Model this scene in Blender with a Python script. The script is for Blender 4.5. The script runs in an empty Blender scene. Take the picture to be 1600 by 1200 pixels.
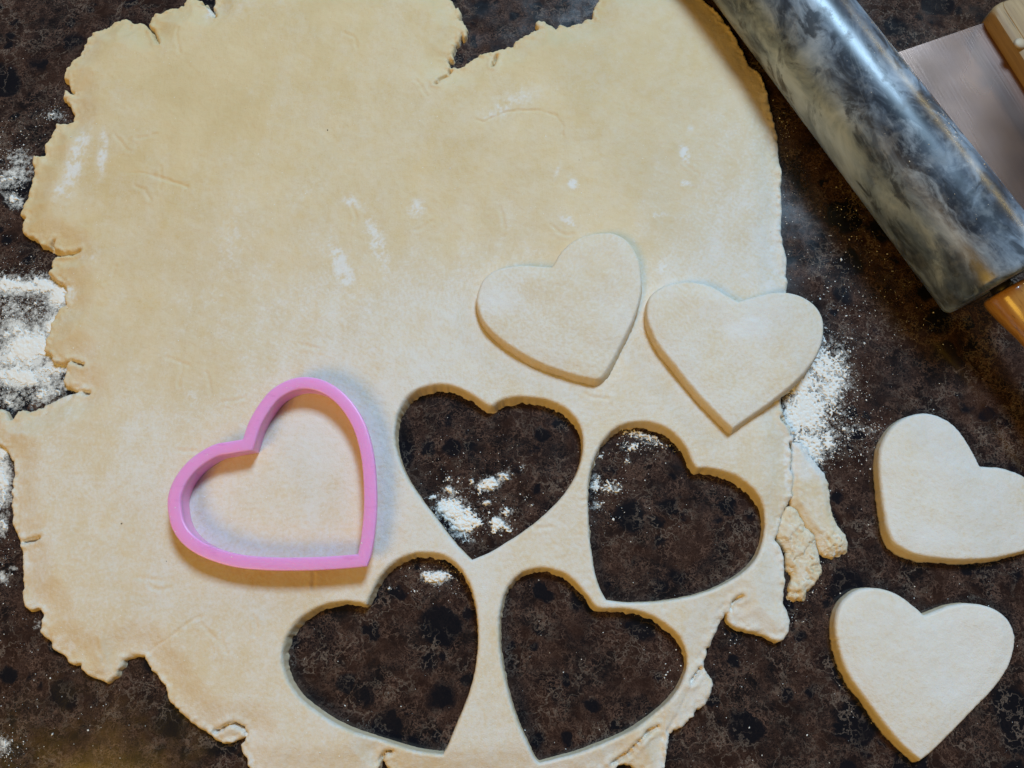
import bpy, bmesh, math
import numpy as np
from mathutils import Vector

scene = bpy.context.scene
# ------------------------------------------------------------------ camera
F = 1155.0                      # focal length in photograph pixels (1600 wide)
D = 0.38                        # distance camera -> counter along the optical axis
K = D / 0.3176
TH = math.radians(15.0)
MM = 0.001 * K
PX = D / F
CAM = np.array([0.0, -D * math.sin(TH), D * math.cos(TH)])
cd = bpy.data.cameras.new('camera')
cam = bpy.data.objects.new('camera', cd)
scene.collection.objects.link(cam)
cam.location = CAM
cam.rotation_euler = (TH, 0, 0)
cd.sensor_width = 36.0
cd.lens = 36.0 * F / 1600.0
cd.clip_start = 0.01
cd.clip_end = 50
scene.camera = cam
# ------------------------------------------------------------------ world and lamps
w = bpy.data.worlds.new('World')
scene.world = w
w.use_nodes = True
w.node_tree.nodes['Background'].inputs[0].default_value = (0.62, 0.585, 0.56, 1)
w.node_tree.nodes['Background'].inputs[1].default_value = 0.12


def area(name, loc, target, size, size_y, energy, col):
    ld = bpy.data.lights.new(name, 'AREA')
    ld.shape = 'RECTANGLE'
    ld.size, ld.size_y, ld.energy, ld.color = size, size_y, energy, col
    o = bpy.data.objects.new(name, ld)
    scene.collection.objects.link(o)
    o.location = loc
    o.rotation_euler = (Vector(target) - Vector(loc)).to_track_quat('-Z', 'Y').to_euler()
    return o


area('window_light', (0.56, 1.50, 2.18), (0.0, -0.05, 0), 0.65, 0.60, 86.0, (0.50, 0.755, 1.0))
area('kitchen_lamp', (-1.05, -1.05, 1.5), (0, 0, 0), 0.8, 0.8, 23.0, (1.0, 0.57, 0.07))
area('cabinet_lamp', (0.95, 0.75, 0.42), (0.1, 0.1, 0), 0.5, 0.06, 2.0, (1.0, 0.78, 0.36))
scene.view_settings.view_transform = 'Standard'
scene.view_settings.look = 'None'
scene.view_settings.exposure = -0.32
scene.view_settings.gamma = 1.0
scene.render.engine = 'CYCLES'

RNG = np.random.default_rng(7)
CT, ST = math.cos(TH), math.sin(TH)


def un(u, v, z=0.0):
    """photograph pixel -> point on the horizontal plane at height z"""
    u = np.asarray(u, float); v = np.asarray(v, float)
    cx = (u - 800) / F; cy = -(v - 600) / F
    dx = cx; dy = CT * cy + ST; dz = ST * cy - CT
    t = (z - CAM[2]) / dz
    return CAM[0] + t * dx, CAM[1] + t * dy


def unp(pts, z=0.0):
    a = np.array(pts, float)
    x, y = un(a[:, 0], a[:, 1], z)
    return np.stack([x, y], 1)


# ------------------------------------------------------------------ noise
def _hash(ix, iy, seed):
    n = (ix.astype(np.int64) * 374761393 + iy.astype(np.int64) * 668265263 + seed * 1442695041) & 0xFFFFFFFF
    n = ((n ^ (n >> 13)) * 1274126177) & 0xFFFFFFFF
    n = ((n ^ (n >> 16)) * 2246822519) & 0xFFFFFFFF
    return ((n ^ (n >> 15)) & 0xFFFFFF) / float(0xFFFFFF)


def vnoise(x, y, seed=0):
    ix = np.floor(x); iy = np.floor(y)
    fx = x - ix; fy = y - iy
    fx = fx * fx * (3 - 2 * fx); fy = fy * fy * (3 - 2 * fy)
    a = _hash(ix, iy, seed); b = _hash(ix + 1, iy, seed)
    c = _hash(ix, iy + 1, seed); d = _hash(ix + 1, iy + 1, seed)
    return (a * (1 - fx) + b * fx) * (1 - fy) + (c * (1 - fx) + d * fx) * fy


def fbm(x, y, seed=0, octv=4, gain=0.5):
    s = 0; a = 1; t = 0
    for i in range(octv):
        s = s + a * vnoise(x * 2 ** i + 17.3 * i, y * 2 ** i - 9.1 * i, seed + 31 * i)
        t += a; a *= gain
    return s / t


def sstep(a, b, x):
    t = np.clip((x - a) / (b - a), 0, 1)
    return t * t * (3 - 2 * t)


# ------------------------------------------------------------------ outlines
def densify(P, step):
    out = []
    n = len(P)
    for i in range(n):
        a = P[i]; b = P[(i + 1) % n]
        m = max(1, int(np.hypot(*(b - a)) / step))
        for k in range(m):
            out.append(a + (b - a) * k / m)
    return np.array(out)


def spline(P, corners, sub=8):
    """closed Catmull-Rom through P; indices in corners stay sharp"""
    P = np.array(P, float); n = len(P); out = []
    for i in range(n):
        p1 = P[i]; p2 = P[(i + 1) % n]
        p0 = P[i - 1] if i not in corners else p1 - (p2 - p1) * 0.6
        p3 = P[(i + 2) % n] if ((i + 1) % n) not in corners else p2 + (p2 - p1) * 0.6
        for k in range(sub):
            t = k / sub
            out.append(0.5 * ((2 * p1) + (-p0 + p2) * t + (2 * p0 - 5 * p1 + 4 * p2 - p3) * t * t
                              + (-p0 + 3 * p1 - 3 * p2 + p3) * t ** 3))
    return np.array(out)


def ragged(P, amp, scale, seed):
    """shake a closed outline along its normals with multi-scale noise"""
    P = densify(np.array(P, float), 1.0)
    T = np.roll(P, -2, 0) - np.roll(P, 2, 0)
    T /= (np.hypot(T[:, 0], T[:, 1])[:, None] + 1e-9)
    N = np.stack([T[:, 1], -T[:, 0]], 1)
    n = fbm(P[:, 0] / scale, P[:, 1] / scale, seed, 4, 0.65) - 0.5
    n2 = vnoise(P[:, 0] / 60, P[:, 1] / 60, seed + 5)
    calm = 1 - 0.8 * sstep(1160, 1190, P[:, 0]) * (1 - sstep(600, 660, P[:, 1]))       # the straight rolled side
    return P + N * (n * 2 * amp * calm * (0.25 + 1.3 * n2))[:, None]


def sdf_grid(loops, x0, y0, nx, ny, h, band):
    """signed distance (negative inside, even-odd) clipped at band"""
    dist = np.full((ny, nx), band * 1.0)
    inside = np.zeros((ny, nx), bool)
    xs = x0 + np.arange(nx) * h; ys = y0 + np.arange(ny) * h
    for L in loops:
        A = L; B = np.roll(L, -1, 0)
        for a, b in zip(A, B):
            i0 = max(0, int((min(a[0], b[0]) - band - x0) / h)); i1 = min(nx, int((max(a[0], b[0]) + band - x0) / h) + 2)
            j0 = max(0, int((min(a[1], b[1]) - band - y0) / h)); j1 = min(ny, int((max(a[1], b[1]) + band - y0) / h) + 2)
            if i0 < i1 and j0 < j1:
                X = xs[i0:i1][None, :]; Y = ys[j0:j1][:, None]
                d = b - a; l2 = d @ d + 1e-18
                t = np.clip(((X - a[0]) * d[0] + (Y - a[1]) * d[1]) / l2, 0, 1)
                q = np.sqrt((X - a[0] - t * d[0]) ** 2 + (Y - a[1] - t * d[1]) ** 2)
                s = dist[j0:j1, i0:i1]
                np.minimum(s, q, out=s)
            lo, hi = (a, b) if a[1] < b[1] else (b, a)
            if hi[1] > lo[1]:
                ja = max(0, int(math.ceil((lo[1] - y0) / h))); jb = min(ny, int(math.ceil((hi[1] - y0) / h)))
                for j in range(ja, jb):
                    xc = lo[0] + (ys[j] - lo[1]) / (hi[1] - lo[1]) * (hi[0] - lo[0])
                    k = int(math.ceil((xc - x0) / h))
                    k = min(max(k, 0), nx)
                    inside[j, k:] ^= True
    return np.where(inside, -dist, dist)


def seg_dist(lines, x0, y0, nx, ny, h, band):
    out = np.full((ny, nx), band * 1.0)
    xs = x0 + np.arange(nx) * h; ys = y0 + np.arange(ny) * h
    for L in lines:
        for a, b in zip(L[:-1], L[1:]):
            i0 = max(0, int((min(a[0], b[0]) - band - x0) / h)); i1 = min(nx, int((max(a[0], b[0]) + band - x0) / h) + 2)
            j0 = max(0, int((min(a[1], b[1]) - band - y0) / h)); j1 = min(ny, int((max(a[1], b[1]) + band - y0) / h) + 2)
            if i0 >= i1 or j0 >= j1:
                continue
            X = xs[i0:i1][None, :]; Y = ys[j0:j1][:, None]
            d = b - a; l2 = d @ d + 1e-18
            t = np.clip(((X - a[0]) * d[0] + (Y - a[1]) * d[1]) / l2, 0, 1)
            q = np.sqrt((X - a[0] - t * d[0]) ** 2 + (Y - a[1] - t * d[1]) ** 2)
            s = out[j0:j1, i0:i1]
            np.minimum(s, q, out=s)
    return out


def bil(G, x0, y0, h, x, y):
    fx = np.clip((x - x0) / h, 0, G.shape[1] - 1.001); fy = np.clip((y - y0) / h, 0, G.shape[0] - 1.001)
    ix = fx.astype(int); iy = fy.astype(int); fx = fx - ix; fy = fy - iy
    return (G[iy, ix] * (1 - fx) + G[iy, ix + 1] * fx) * (1 - fy) + (G[iy + 1, ix] * (1 - fx) + G[iy + 1, ix + 1] * fx) * fy


# ------------------------------------------------------------------ objects
def link(name, me, mat=None, parent=None, loc=(0, 0, 0)):
    o = bpy.data.objects.new(name, me)
    scene.collection.objects.link(o)
    o.location = loc
    if mat is not None:
        me.materials.append(mat)
    if parent is not None:
        o.parent = parent
    return o


def tag(o, label=None, cat=None, group=None, kind=None):
    if label: o['label'] = label
    if cat: o['category'] = cat
    if group: o['group'] = group
    if kind: o['kind'] = kind
    return o


def mesh_np(name, V, faces_list, smooth=True):
    """V (n,3); faces_list: arrays (m,3) or (m,4)"""
    me = bpy.data.meshes.new(name)
    me.vertices.add(len(V))
    me.vertices.foreach_set('co', np.ascontiguousarray(V, np.float32).ravel())
    loops = np.concatenate([f.ravel() for f in faces_list]).astype(np.int32)
    tot = np.concatenate([np.full(len(f), f.shape[1]) for f in faces_list]).astype(np.int32)
    start = np.concatenate([[0], np.cumsum(tot)[:-1]]).astype(np.int32)
    me.loops.add(len(loops)); me.loops.foreach_set('vertex_index', loops)
    me.polygons.add(len(tot))
    me.polygons.foreach_set('loop_start', start)
    me.polygons.foreach_set('loop_total', tot)
    me.polygons.foreach_set('use_smooth', np.full(len(tot), smooth))
    me.update(calc_edges=True)
    me.validate()
    return me


def sheet(name, loops, h, ztop, flare, base, mat, flour, wall_lighten=0.0, closed=False, parent=None, pad=4, band=None,
          origin=None, rough=0.6):
    """solid slab of dough: loops even-odd outline(s); ztop(X,Y,sdf)->z ; flare(x,y)->outward run-out of the cut wall
       base(x,y)->z of the underside"""
    allp = np.concatenate(loops)
    band = band or 16 * MM
    x0, y0 = allp.min(0) - pad * h; x1, y1 = allp.max(0) + pad * h
    nx = int((x1 - x0) / h) + 2; ny = int((y1 - y0) / h) + 2
    S = sdf_grid(loops, x0, y0, nx, ny, h, band)
    X, Y = np.meshgrid(x0 + np.arange(nx) * h, y0 + np.arange(ny) * h)
    inc = S < 0.35 * h
    q = inc[:-1, :-1] & inc[1:, :-1] & inc[:-1, 1:] & inc[1:, 1:]
    used = np.zeros_like(inc)
    for a in (slice(None, -1), slice(1, None)):
        for b in (slice(None, -1), slice(1, None)):
            used[a, b] |= q
    nq = np.zeros(inc.shape, int)
    for a in (slice(None, -1), slice(1, None)):
        for b in (slice(None, -1), slice(1, None)):
            nq[a, b] += q
    bd = used & (nq < 4)
    gy, gx = np.gradient(S, h)
    px = X.copy(); py = Y.copy()
    for it in range(2):
        s = bil(S, x0, y0, h, px[bd], py[bd]); a = bil(gx, x0, y0, h, px[bd], py[bd]); b = bil(gy, x0, y0, h, px[bd], py[bd])
        n = np.maximum(np.hypot(a, b), 0.5)
        px[bd] -= s * a / n ** 2 * 0.95; py[bd] -= s * b / n ** 2 * 0.95
    idx = -np.ones(inc.shape, int)
    idx[used] = np.arange(used.sum())
    vx = px[used]; vy = py[used]
    sd = np.where(bd[used], 0.0, S[used])
    vz = ztop(vx, vy, sd)
    nv = len(vx)
    jj, ii = np.nonzero(q)
    Q = np.stack([idx[jj, ii], idx[jj, ii + 1], idx[jj + 1, ii + 1], idx[jj + 1, ii]], 1)
    # boundary edges (directed)
    E = np.concatenate([Q[:, [0, 1]], Q[:, [1, 2]], Q[:, [2, 3]], Q[:, [3, 0]]])
    key = np.minimum(E[:, 0], E[:, 1]) * nv + np.maximum(E[:, 0], E[:, 1])
    u, inv, cnt = np.unique(key, return_inverse=True, return_counts=True)
    BE = E[cnt[inv] == 1]
    bv = np.unique(BE)
    rank = -np.ones(nv, int); rank[bv] = np.arange(len(bv))
    bx = vx[bv]; by = vy[bv]; bz = vz[bv]
    a = bil(gx, x0, y0, h, bx, by); b = bil(gy, x0, y0, h, bx, by)
    n = np.maximum(np.hypot(a, b), 0.3); a, b = a / n, b / n
    fl = flare(bx, by) * (0.12 + 1.0 * np.clip(0.15 - b + 0.35 * np.clip(a, 0, 1), 0, 1.1))
    zb = base(bx, by)
    V = [np.stack([vx, vy, vz], 1)]
    fw = [flour(vx, vy, sd)]
    faces = [Q]
    prev = bv
    off = nv
    prof = [(0.30, 0.75), (0.58, 0.45), (0.82, 0.18), (1.0, 0.0)]
    for k, (fo, fz) in enumerate(prof):
        jit = (fbm(bx / (2.2 * MM), by / (2.2 * MM), 91 + k, 3, .7) - 0.5) * 1.6 * rough * MM * (0.5 if k < 3 else 1.0)
        o = fl * fo + jit * np.minimum(1, fl / (0.8 * MM))
        rx = bx + a * o; ry = by + b * o
        rz = zb + (bz - zb) * fz
        V.append(np.stack([rx, ry, rz], 1))
        fw.append(np.full(len(bv), wall_lighten))  # cut walls painted paler to brighten the shade they stand in
        cur = off + np.arange(len(bv))
        i0 = BE[:, 0]; i1 = BE[:, 1]
        if k == 0:
            faces.append(np.stack([i1, i0, cur[rank[i0]], cur[rank[i1]]], 1))
        else:
            faces.append(np.stack([prev[rank[i1]], prev[rank[i0]], cur[rank[i0]], cur[rank[i1]]], 1))
        prev = cur
        off += len(bv)
    if closed:      # underside
        map_ = np.arange(nv) + off
        V.append(np.stack([vx, vy, base(vx, vy) + 0.00002], 1))
        fw.append(np.zeros(nv))
        map_[bv] = prev
        faces.append(map_[Q[:, ::-1]])
    V = np.concatenate(V); fw = np.concatenate(fw)
    org = np.array(origin if origin is not None else (vx.mean(), vy.mean(), 0.0))
    me = mesh_np(name, V - org, faces)
    if len(me.vertices) == len(fw):
        at = me.attributes.new('flour', 'FLOAT', 'POINT')
        at.data.foreach_set('value', fw.astype(np.float32))
    return link(name, me, mat, parent, org)


# ------------------------------------------------------------------ materials
class NT:
    def __init__(self, name):
        self.m = bpy.data.materials.new(name)
        self.m.use_nodes = True
        self.t = self.m.node_tree
        self.n = self.t.nodes
        self.b = self.n['Principled BSDF']
        self.c = self.n.new('ShaderNodeTexCoord').outputs['Object']

    def put(self, node, sock, v):
        s = node.inputs[sock]
        if isinstance(v, bpy.types.NodeSocket):
            self.t.links.new(v, s)
        else:
            s.default_value = v

    def noise(self, scale, detail=4, rough=0.55, dist=0.0, vec=None, out='Fac'):
        k = self.n.new('ShaderNodeTexNoise')
        self.put(k, 'Vector', vec or self.c)
        k.inputs['Scale'].default_value = scale; k.inputs['Detail'].default_value = detail
        k.inputs['Roughness'].default_value = rough; k.inputs['Distortion'].default_value = dist
        return k.outputs[out]

    def voro(self, scale, feature='F1', vec=None, out='Distance', rand=1.0):
        k = self.n.new('ShaderNodeTexVoronoi')
        k.feature = feature
        self.put(k, 'Vector', vec or self.c)
        k.inputs['Scale'].default_value = scale; k.inputs['Randomness'].default_value = rand
        return k.outputs[out]

    def ramp(self, fac, stops):
        k = self.n.new('ShaderNodeValToRGB')
        self.put(k, 'Fac', fac)
        e = k.color_ramp.elements
        while len(e) < len(stops): e.new(0.5)
        for el, (p, c) in zip(e, stops):
            el.position = p
            el.color = (c, c, c, 1) if isinstance(c, (int, float)) else (*c, 1)
        return k.outputs['Color']

    def math(self, op, a, b=0.0, clamp=False):
        k = self.n.new('ShaderNodeMath'); k.operation = op; k.use_clamp = clamp
        self.put(k, 0, a); self.put(k, 1, b)
        return k.outputs[0]

    def mix(self, f, a, b, blend='MIX'):
        k = self.n.new('ShaderNodeMix'); k.data_type = 'RGBA'; k.blend_type = blend
        k.clamp_factor = True
        self.put(k, 0, f)
        for s, v in ((6, a), (7, b)):
            if isinstance(v, tuple): v = (*v[:3], 1)
            self.put(k, s, v)
        return k.outputs[2]

    def vadd(self, a, b, scale=1.0):
        s = self.n.new('ShaderNodeVectorMath'); s.operation = 'SCALE'
        self.put(s, 0, b); s.inputs['Scale'].default_value = scale
        k = self.n.new('ShaderNodeVectorMath'); k.operation = 'ADD'
        self.put(k, 0, a); self.put(k, 1, s.outputs[0])
        return k.outputs[0]

    def mapping(self, sc, rot=(0, 0, 0)):
        k = self.n.new('ShaderNodeMapping')
        self.put(k, 'Vector', self.c)
        k.inputs['Scale'].default_value = sc; k.inputs['Rotation'].default_value = rot
        return k.outputs[0]

    def attr(self, name):
        k = self.n.new('ShaderNodeAttribute'); k.attribute_name = name
        return k.outputs['Fac']

    def bump(self, hgt, strength, dist, normal=None):
        k = self.n.new('ShaderNodeBump')
        self.put(k, 'Height', hgt)
        k.inputs['Strength'].default_value = strength; k.inputs['Distance'].default_value = dist
        if normal is not None: self.put(k, 'Normal', normal)
        return k.outputs[0]

    def set(self, **kw):
        for k, v in kw.items():
            nm = {'base': 'Base Color', 'rough': 'Roughness', 'metal': 'Metallic', 'normal': 'Normal',
                  'spec': 'Specular IOR Level', 'coat': 'Coat Weight', 'coat_rough': 'Coat Roughness',
                  'sss': 'Subsurface Weight', 'sss_scale': 'Subsurface Scale', 'sss_rad': 'Subsurface Radius'}[k]
            if isinstance(v, tuple) and len(v) == 3 and k == 'base': v = (*v, 1)
            self.put(self.b, nm, v)
        return self.m


def mat_granite():
    g = NT('dark_granite')
    wob = g.noise(70 / K, 4, 0.65, out='Color')
    v1 = g.vadd(g.c, wob, 0.022 * K)
    wob2 = g.noise(260 / K, 4, 0.65, out='Color')
    v2 = g.vadd(v1, wob2, 0.010 * K)
    big = g.noise(55 / K, 4, 0.6, 0.8)
    vb = g.vadd(g.c, wob, 0.010 * K)
    vb = g.vadd(vb, wob2, 0.0022 * K)

    def blotch(scale, lo, hi):
        k = g.n.new('ShaderNodeTexVoronoi')
        g.put(k, 'Vector', vb); k.inputs['Scale'].default_value = scale / K
        sp = g.n.new('ShaderNodeSeparateColor'); g.put(sp, 0, k.outputs['Color'])
        thr = g.math('SUBTRACT', g.math('MULTIPLY', sp.outputs[0], hi - lo), -lo)
        return g.math('MULTIPLY', g.math('SUBTRACT', thr, k.outputs['Distance']), 8.0, True)
    spots = g.math('MAXIMUM', blotch(50, -0.02, 0.54), blotch(105, -0.05, 0.50))
    e1 = g.ramp(g.voro(120 / K, 'DISTANCE_TO_EDGE', v2), [(0.0, 1.0), (0.022, 0.35), (0.06, 0.0)])
    e2 = g.ramp(g.voro(300 / K, 'DISTANCE_TO_EDGE', v2), [(0.0, 1.0), (0.04, 0.4), (0.11, 0.0)])
    e3 = g.ramp(g.voro(620 / K, 'DISTANCE_TO_EDGE', v2), [(0.0, 1.0), (0.07, 0.4), (0.2, 0.0)])
    fine = g.noise(800 / K, 4, 0.75)
    base = g.mix(g.ramp(big, [(0.40, 0.0), (0.60, 1.0)]), (0.0065, 0.0056, 0.0070), (0.024, 0.0112, 0.0082))
    base = g.mix(g.math('MULTIPLY', g.ramp(fine, [(0.50, 0.0), (0.72, 1.0)]), 0.4), base, (0.048, 0.026, 0.020))
    vm = g.ramp(g.noise(110 / K, 3), [(0.40, 0.0), (0.60, 1.0)])
    base = g.mix(g.math('MULTIPLY', g.math('MULTIPLY', e3, 0.55), vm), base, (0.105, 0.060, 0.046))
    vm2 = g.ramp(g.noise(150 / K, 3, out='Fac', vec=v1), [(0.40, 0.0), (0.60, 1.0)])
    base = g.mix(g.math('MULTIPLY', g.math('MULTIPLY', e2, 0.85), vm2), base, (0.16, 0.096, 0.072))
    base = g.mix(g.math('MULTIPLY', spots, 0.94), base, (0.0040, 0.0048, 0.0082))
    vm3 = g.ramp(g.noise(60 / K, 3), [(0.42, 0.0), (0.62, 1.0)])
    base = g.mix(g.math('MULTIPLY', g.math('MULTIPLY', e1, 0.85), vm3), base, (0.20, 0.155, 0.125))
    rough = g.ramp(g.noise(70 / K, 5, 0.65), [(0.3, 0.08), (0.75, 0.24)])
    return g.set(base=base, rough=rough, spec=0.5)


def mat_dough():
    g = NT('pastry_dough')
    low = g.noise(40 / K, 5, 0.6, 0.5)
    mid = g.noise(260 / K, 4, 0.65)
    fine = g.noise(1500 / K, 3, 0.7)
    raw = g.mix(g.ramp(low, [(0.3, 0.0), (0.7, 1.0)]), (0.66, 0.50, 0.265), (0.74, 0.585, 0.35))
    f = g.attr('flour')
    # patchy dusting, plus the lightened cut walls: the attribute gives how much, noise breaks it into specks
    gr = g.ramp(g.noise(750 / K, 5, 0.78), [(0.30, 0.0), (0.70, 1.0)])
    spk = g.math('MULTIPLY', g.math('SUBTRACT', g.math('MULTIPLY', f, 1.35), gr), 2.6, True)
    f2 = g.math('ADD', g.math('MULTIPLY', f, 0.75), g.math('MULTIPLY', spk, 0.38))
    f2 = g.math('ADD', f2, g.math('MULTIPLY', g.math('SUBTRACT', mid, 0.5), 0.45))
    f2 = g.math('ADD', f2, g.math('MULTIPLY', g.math('SUBTRACT', fine, 0.5), 0.50))
    f2 = g.math('MULTIPLY', f2, g.ramp(f, [(0.0, 0.0), (0.12, 1.0)]), True)
    col = g.mix(f2, raw, (0.77, 0.745, 0.715))
    speck = g.ramp(g.voro(240 / K), [(0.035, 1.0), (0.06, 0.0)])
    selp = g.ramp(g.noise(190 / K, 1), [(0.60, 0.0), (0.66, 1.0)])
    col = g.mix(g.math('MULTIPLY', g.math('MULTIPLY', speck, selp), 0.35), col, (0.45, 0.30, 0.14))
    b1 = g.bump(g.noise(380 / K, 5, 0.75), 0.40, 0.0009 * K)
    b2 = g.bump(g.noise(1800 / K, 3, 0.75), 0.35, 0.0004 * K, b1)
    pits = g.ramp(g.voro(330 / K), [(0.05, 0.0), (0.16, 1.0)])
    psel = g.ramp(g.noise(120 / K, 2), [(0.50, 1.0), (0.60, 0.0)])
    pits = g.math('MAXIMUM', pits, psel)
    b2 = g.bump(pits, 0.25, 0.0004 * K, b2)
    b2 = g.bump(g.noise(1.0, 4, 0.6, vec=g.mapping((140 / K, 26 / K, 60 / K), (0, 0, 0.5))), 0.25, 0.0008 * K, b2)
    return g.set(base=col, rough=0.62, spec=0.32, normal=b2, sss=0.07, sss_scale=0.003, sss_rad=(1.0, 0.6, 0.3))


def mat_flour():
    g = NT('white_flour')
    n = g.noise(1200 / K, 4, 0.7)
    col = g.mix(n, (0.80, 0.785, 0.75), (0.88, 0.875, 0.86))
    return g.set(base=col, rough=0.95, spec=0.1, normal=g.bump(n, 0.3, 0.0003 * K))


def mat_plastic():
    g = NT('pink_plastic')
    worn = g.noise(1.0, 4, 0.6, vec=g.mapping((120 / K, 420 / K, 120 / K), (0, 0, 0.5)))
    sm = g.ramp(worn, [(0.58, 0.0), (0.72, 1.0)])
    col = g.mix(g.math('MULTIPLY', sm, 0.4), (0.90, 0.37, 0.73), (0.66, 0.20, 0.50))
    dust = g.ramp(g.noise(500 / K, 4, 0.7), [(0.55, 0.0), (0.8, 1.0)])
    col = g.mix(g.math('MULTIPLY', dust, 0.22), col, (0.88, 0.76, 0.82))
    return g.set(base=col, rough=0.30, spec=0.5, sss=0.75, sss_scale=0.006, sss_rad=(1.0, 0.45, 0.5),
                 normal=g.bump(g.noise(700 / K, 3), 0.1, 0.0004))


def mat_marble():
    g = NT('grey_marble')
    cc = g.mapping((1.0, 1.0, 0.55), (0.35, 0.2, 0.0))
    wob = g.noise(22 / K, 4, 0.55, out='Color', vec=cc)
    v = g.vadd(cc, wob, 0.030 * K)
    a = g.noise(30 / K, 7, 0.60, 0.7, vec=v)
    b = g.noise(75 / K, 6, 0.66, 0.5, vec=v)
    col = g.ramp(a, [(0.38, (0.018, 0.027, 0.045)), (0.45, (0.085, 0.115, 0.165)), (0.52, (0.20, 0.26, 0.34)), (0.64, (0.40, 0.49, 0.61))])
    col = g.mix(g.ramp(b, [(0.40, 0.85), (0.49, 0.0)]), col, (0.022, 0.03, 0.045))
    col = g.mix(g.ramp(b, [(0.55, 0.0), (0.68, 0.6)]), col, (0.42, 0.51, 0.62))
    vein = g.noise(16 / K, 4, 0.5, 1.5, vec=v)
    vr = g.ramp(vein, [(0.492, 0.0), (0.5, 1.0), (0.508, 0.0)])
    col = g.mix(g.math('MULTIPLY', vr, 0.10), col, (0.5, 0.56, 0.62))
    dust = g.ramp(g.noise(120 / K, 7, 0.72), [(0.5, 0.0), (0.75, 1.0)])
    col = g.mix(g.math('MULTIPLY', dust, 0.22), col, (0.52, 0.56, 0.60))
    return g.set(base=col, rough=g.ramp(dust, [(0.0, 0.30), (1.0, 0.55)]), spec=0.55)


def mat_wood(name, a, b, c, sx, rough, coat):
    g = NT(name)
    m = g.mapping(sx)
    r = g.noise(1.0, 6, 0.6, 0.4, vec=m)
    col = g.ramp(r, [(0.3, a), (0.55, b), (0.75, c)])
    po = g.noise(1.0, 3, 0.6, vec=g.mapping((sx[0] * 3.0, sx[1] * 3.0, sx[2] * 4.0)))
    col = g.mix(g.ramp(po, [(0.60, 0.0), (0.70, 0.7)]), col, tuple(x * 0.35 for x in a))
    return g.set(base=col, rough=rough, coat=coat, coat_rough=0.12, normal=g.bump(r, 0.15, 0.0004))


def mat_steel():
    g = NT('brushed_steel')
    br = g.noise(1.0, 4, 0.6, vec=g.mapping((1500 / K, 40 / K, 100 / K), (0, 0, 0.35)))
    sm = g.noise(55 / K, 5, 0.65)
    col = g.mix(sm, (0.30, 0.22, 0.21), (0.46, 0.29, 0.21))  # warm brown tint painted in for the room reflected in the blade
    return g.set(base=col, metal=1.0, rough=g.ramp(g.noise(18 / K, 2, 0.5), [(0.3, 0.20), (0.7, 0.32)]), normal=g.bump(br, 0.12, 0.0003))


M = dict(granite=mat_granite(), dough=mat_dough(), flour=mat_flour(), pink=mat_plastic(), marble=mat_marble(),
         varnish=mat_wood('varnished_wood', (0.33, 0.145, 0.030), (0.45, 0.215, 0.050), (0.54, 0.29, 0.08), (300 / K, 300 / K, 45 / K), 0.28, 0.6),
         beech=mat_wood('pale_wood', (0.28, 0.18, 0.085), (0.36, 0.245, 0.12), (0.42, 0.30, 0.16), (420 / K, 20 / K, 420 / K), 0.62, 0.0),
         steel=mat_steel())
rv = NT('rivet_metal'); M['rivet'] = rv.set(base=(0.42, 0.34, 0.25), metal=0.4, rough=0.65)
dk = NT('dark_axle'); M['axle'] = dk.set(base=(0.05, 0.045, 0.04), metal=0.8, rough=0.45)

# ------------------------------------------------------------------ countertop
bm = bmesh.new()
bmesh.ops.create_cube(bm, size=1.0)
bmesh.ops.scale(bm, vec=(1.7, 1.3, 0.03), verts=bm.verts)
bmesh.ops.translate(bm, vec=(0, 0, -0.015), verts=bm.verts)
bmesh.ops.bevel(bm, geom=bm.edges[:], offset=0.004, segments=3, affect='EDGES')
me = bpy.data.meshes.new('countertop'); bm.to_mesh(me); bm.free()
tag(link('countertop', me, M['granite']), 'polished dark brown stone countertop under everything', 'countertop', kind='structure')

# ------------------------------------------------------------------ rolling pin geometry (needed by the dough edge beside it)
PIN_R = 22.43 * MM
PIN_A = -1.07206
PIN_P = np.array([0.19403 * K, 0.05 * K])
PIN_D = np.array([math.cos(PIN_A), math.sin(PIN_A)])
PIN_END = 15.5 * MM


def pin_under(x, y):
    """height of the underside of the barrel above (x, y)"""
    d = np.abs((x - PIN_P[0]) * PIN_D[1] - (y - PIN_P[1]) * PIN_D[0])
    return np.where(d < PIN_R * 0.999, PIN_R - np.sqrt(np.maximum(PIN_R ** 2 - d * d, 0)), 1.0)


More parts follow.
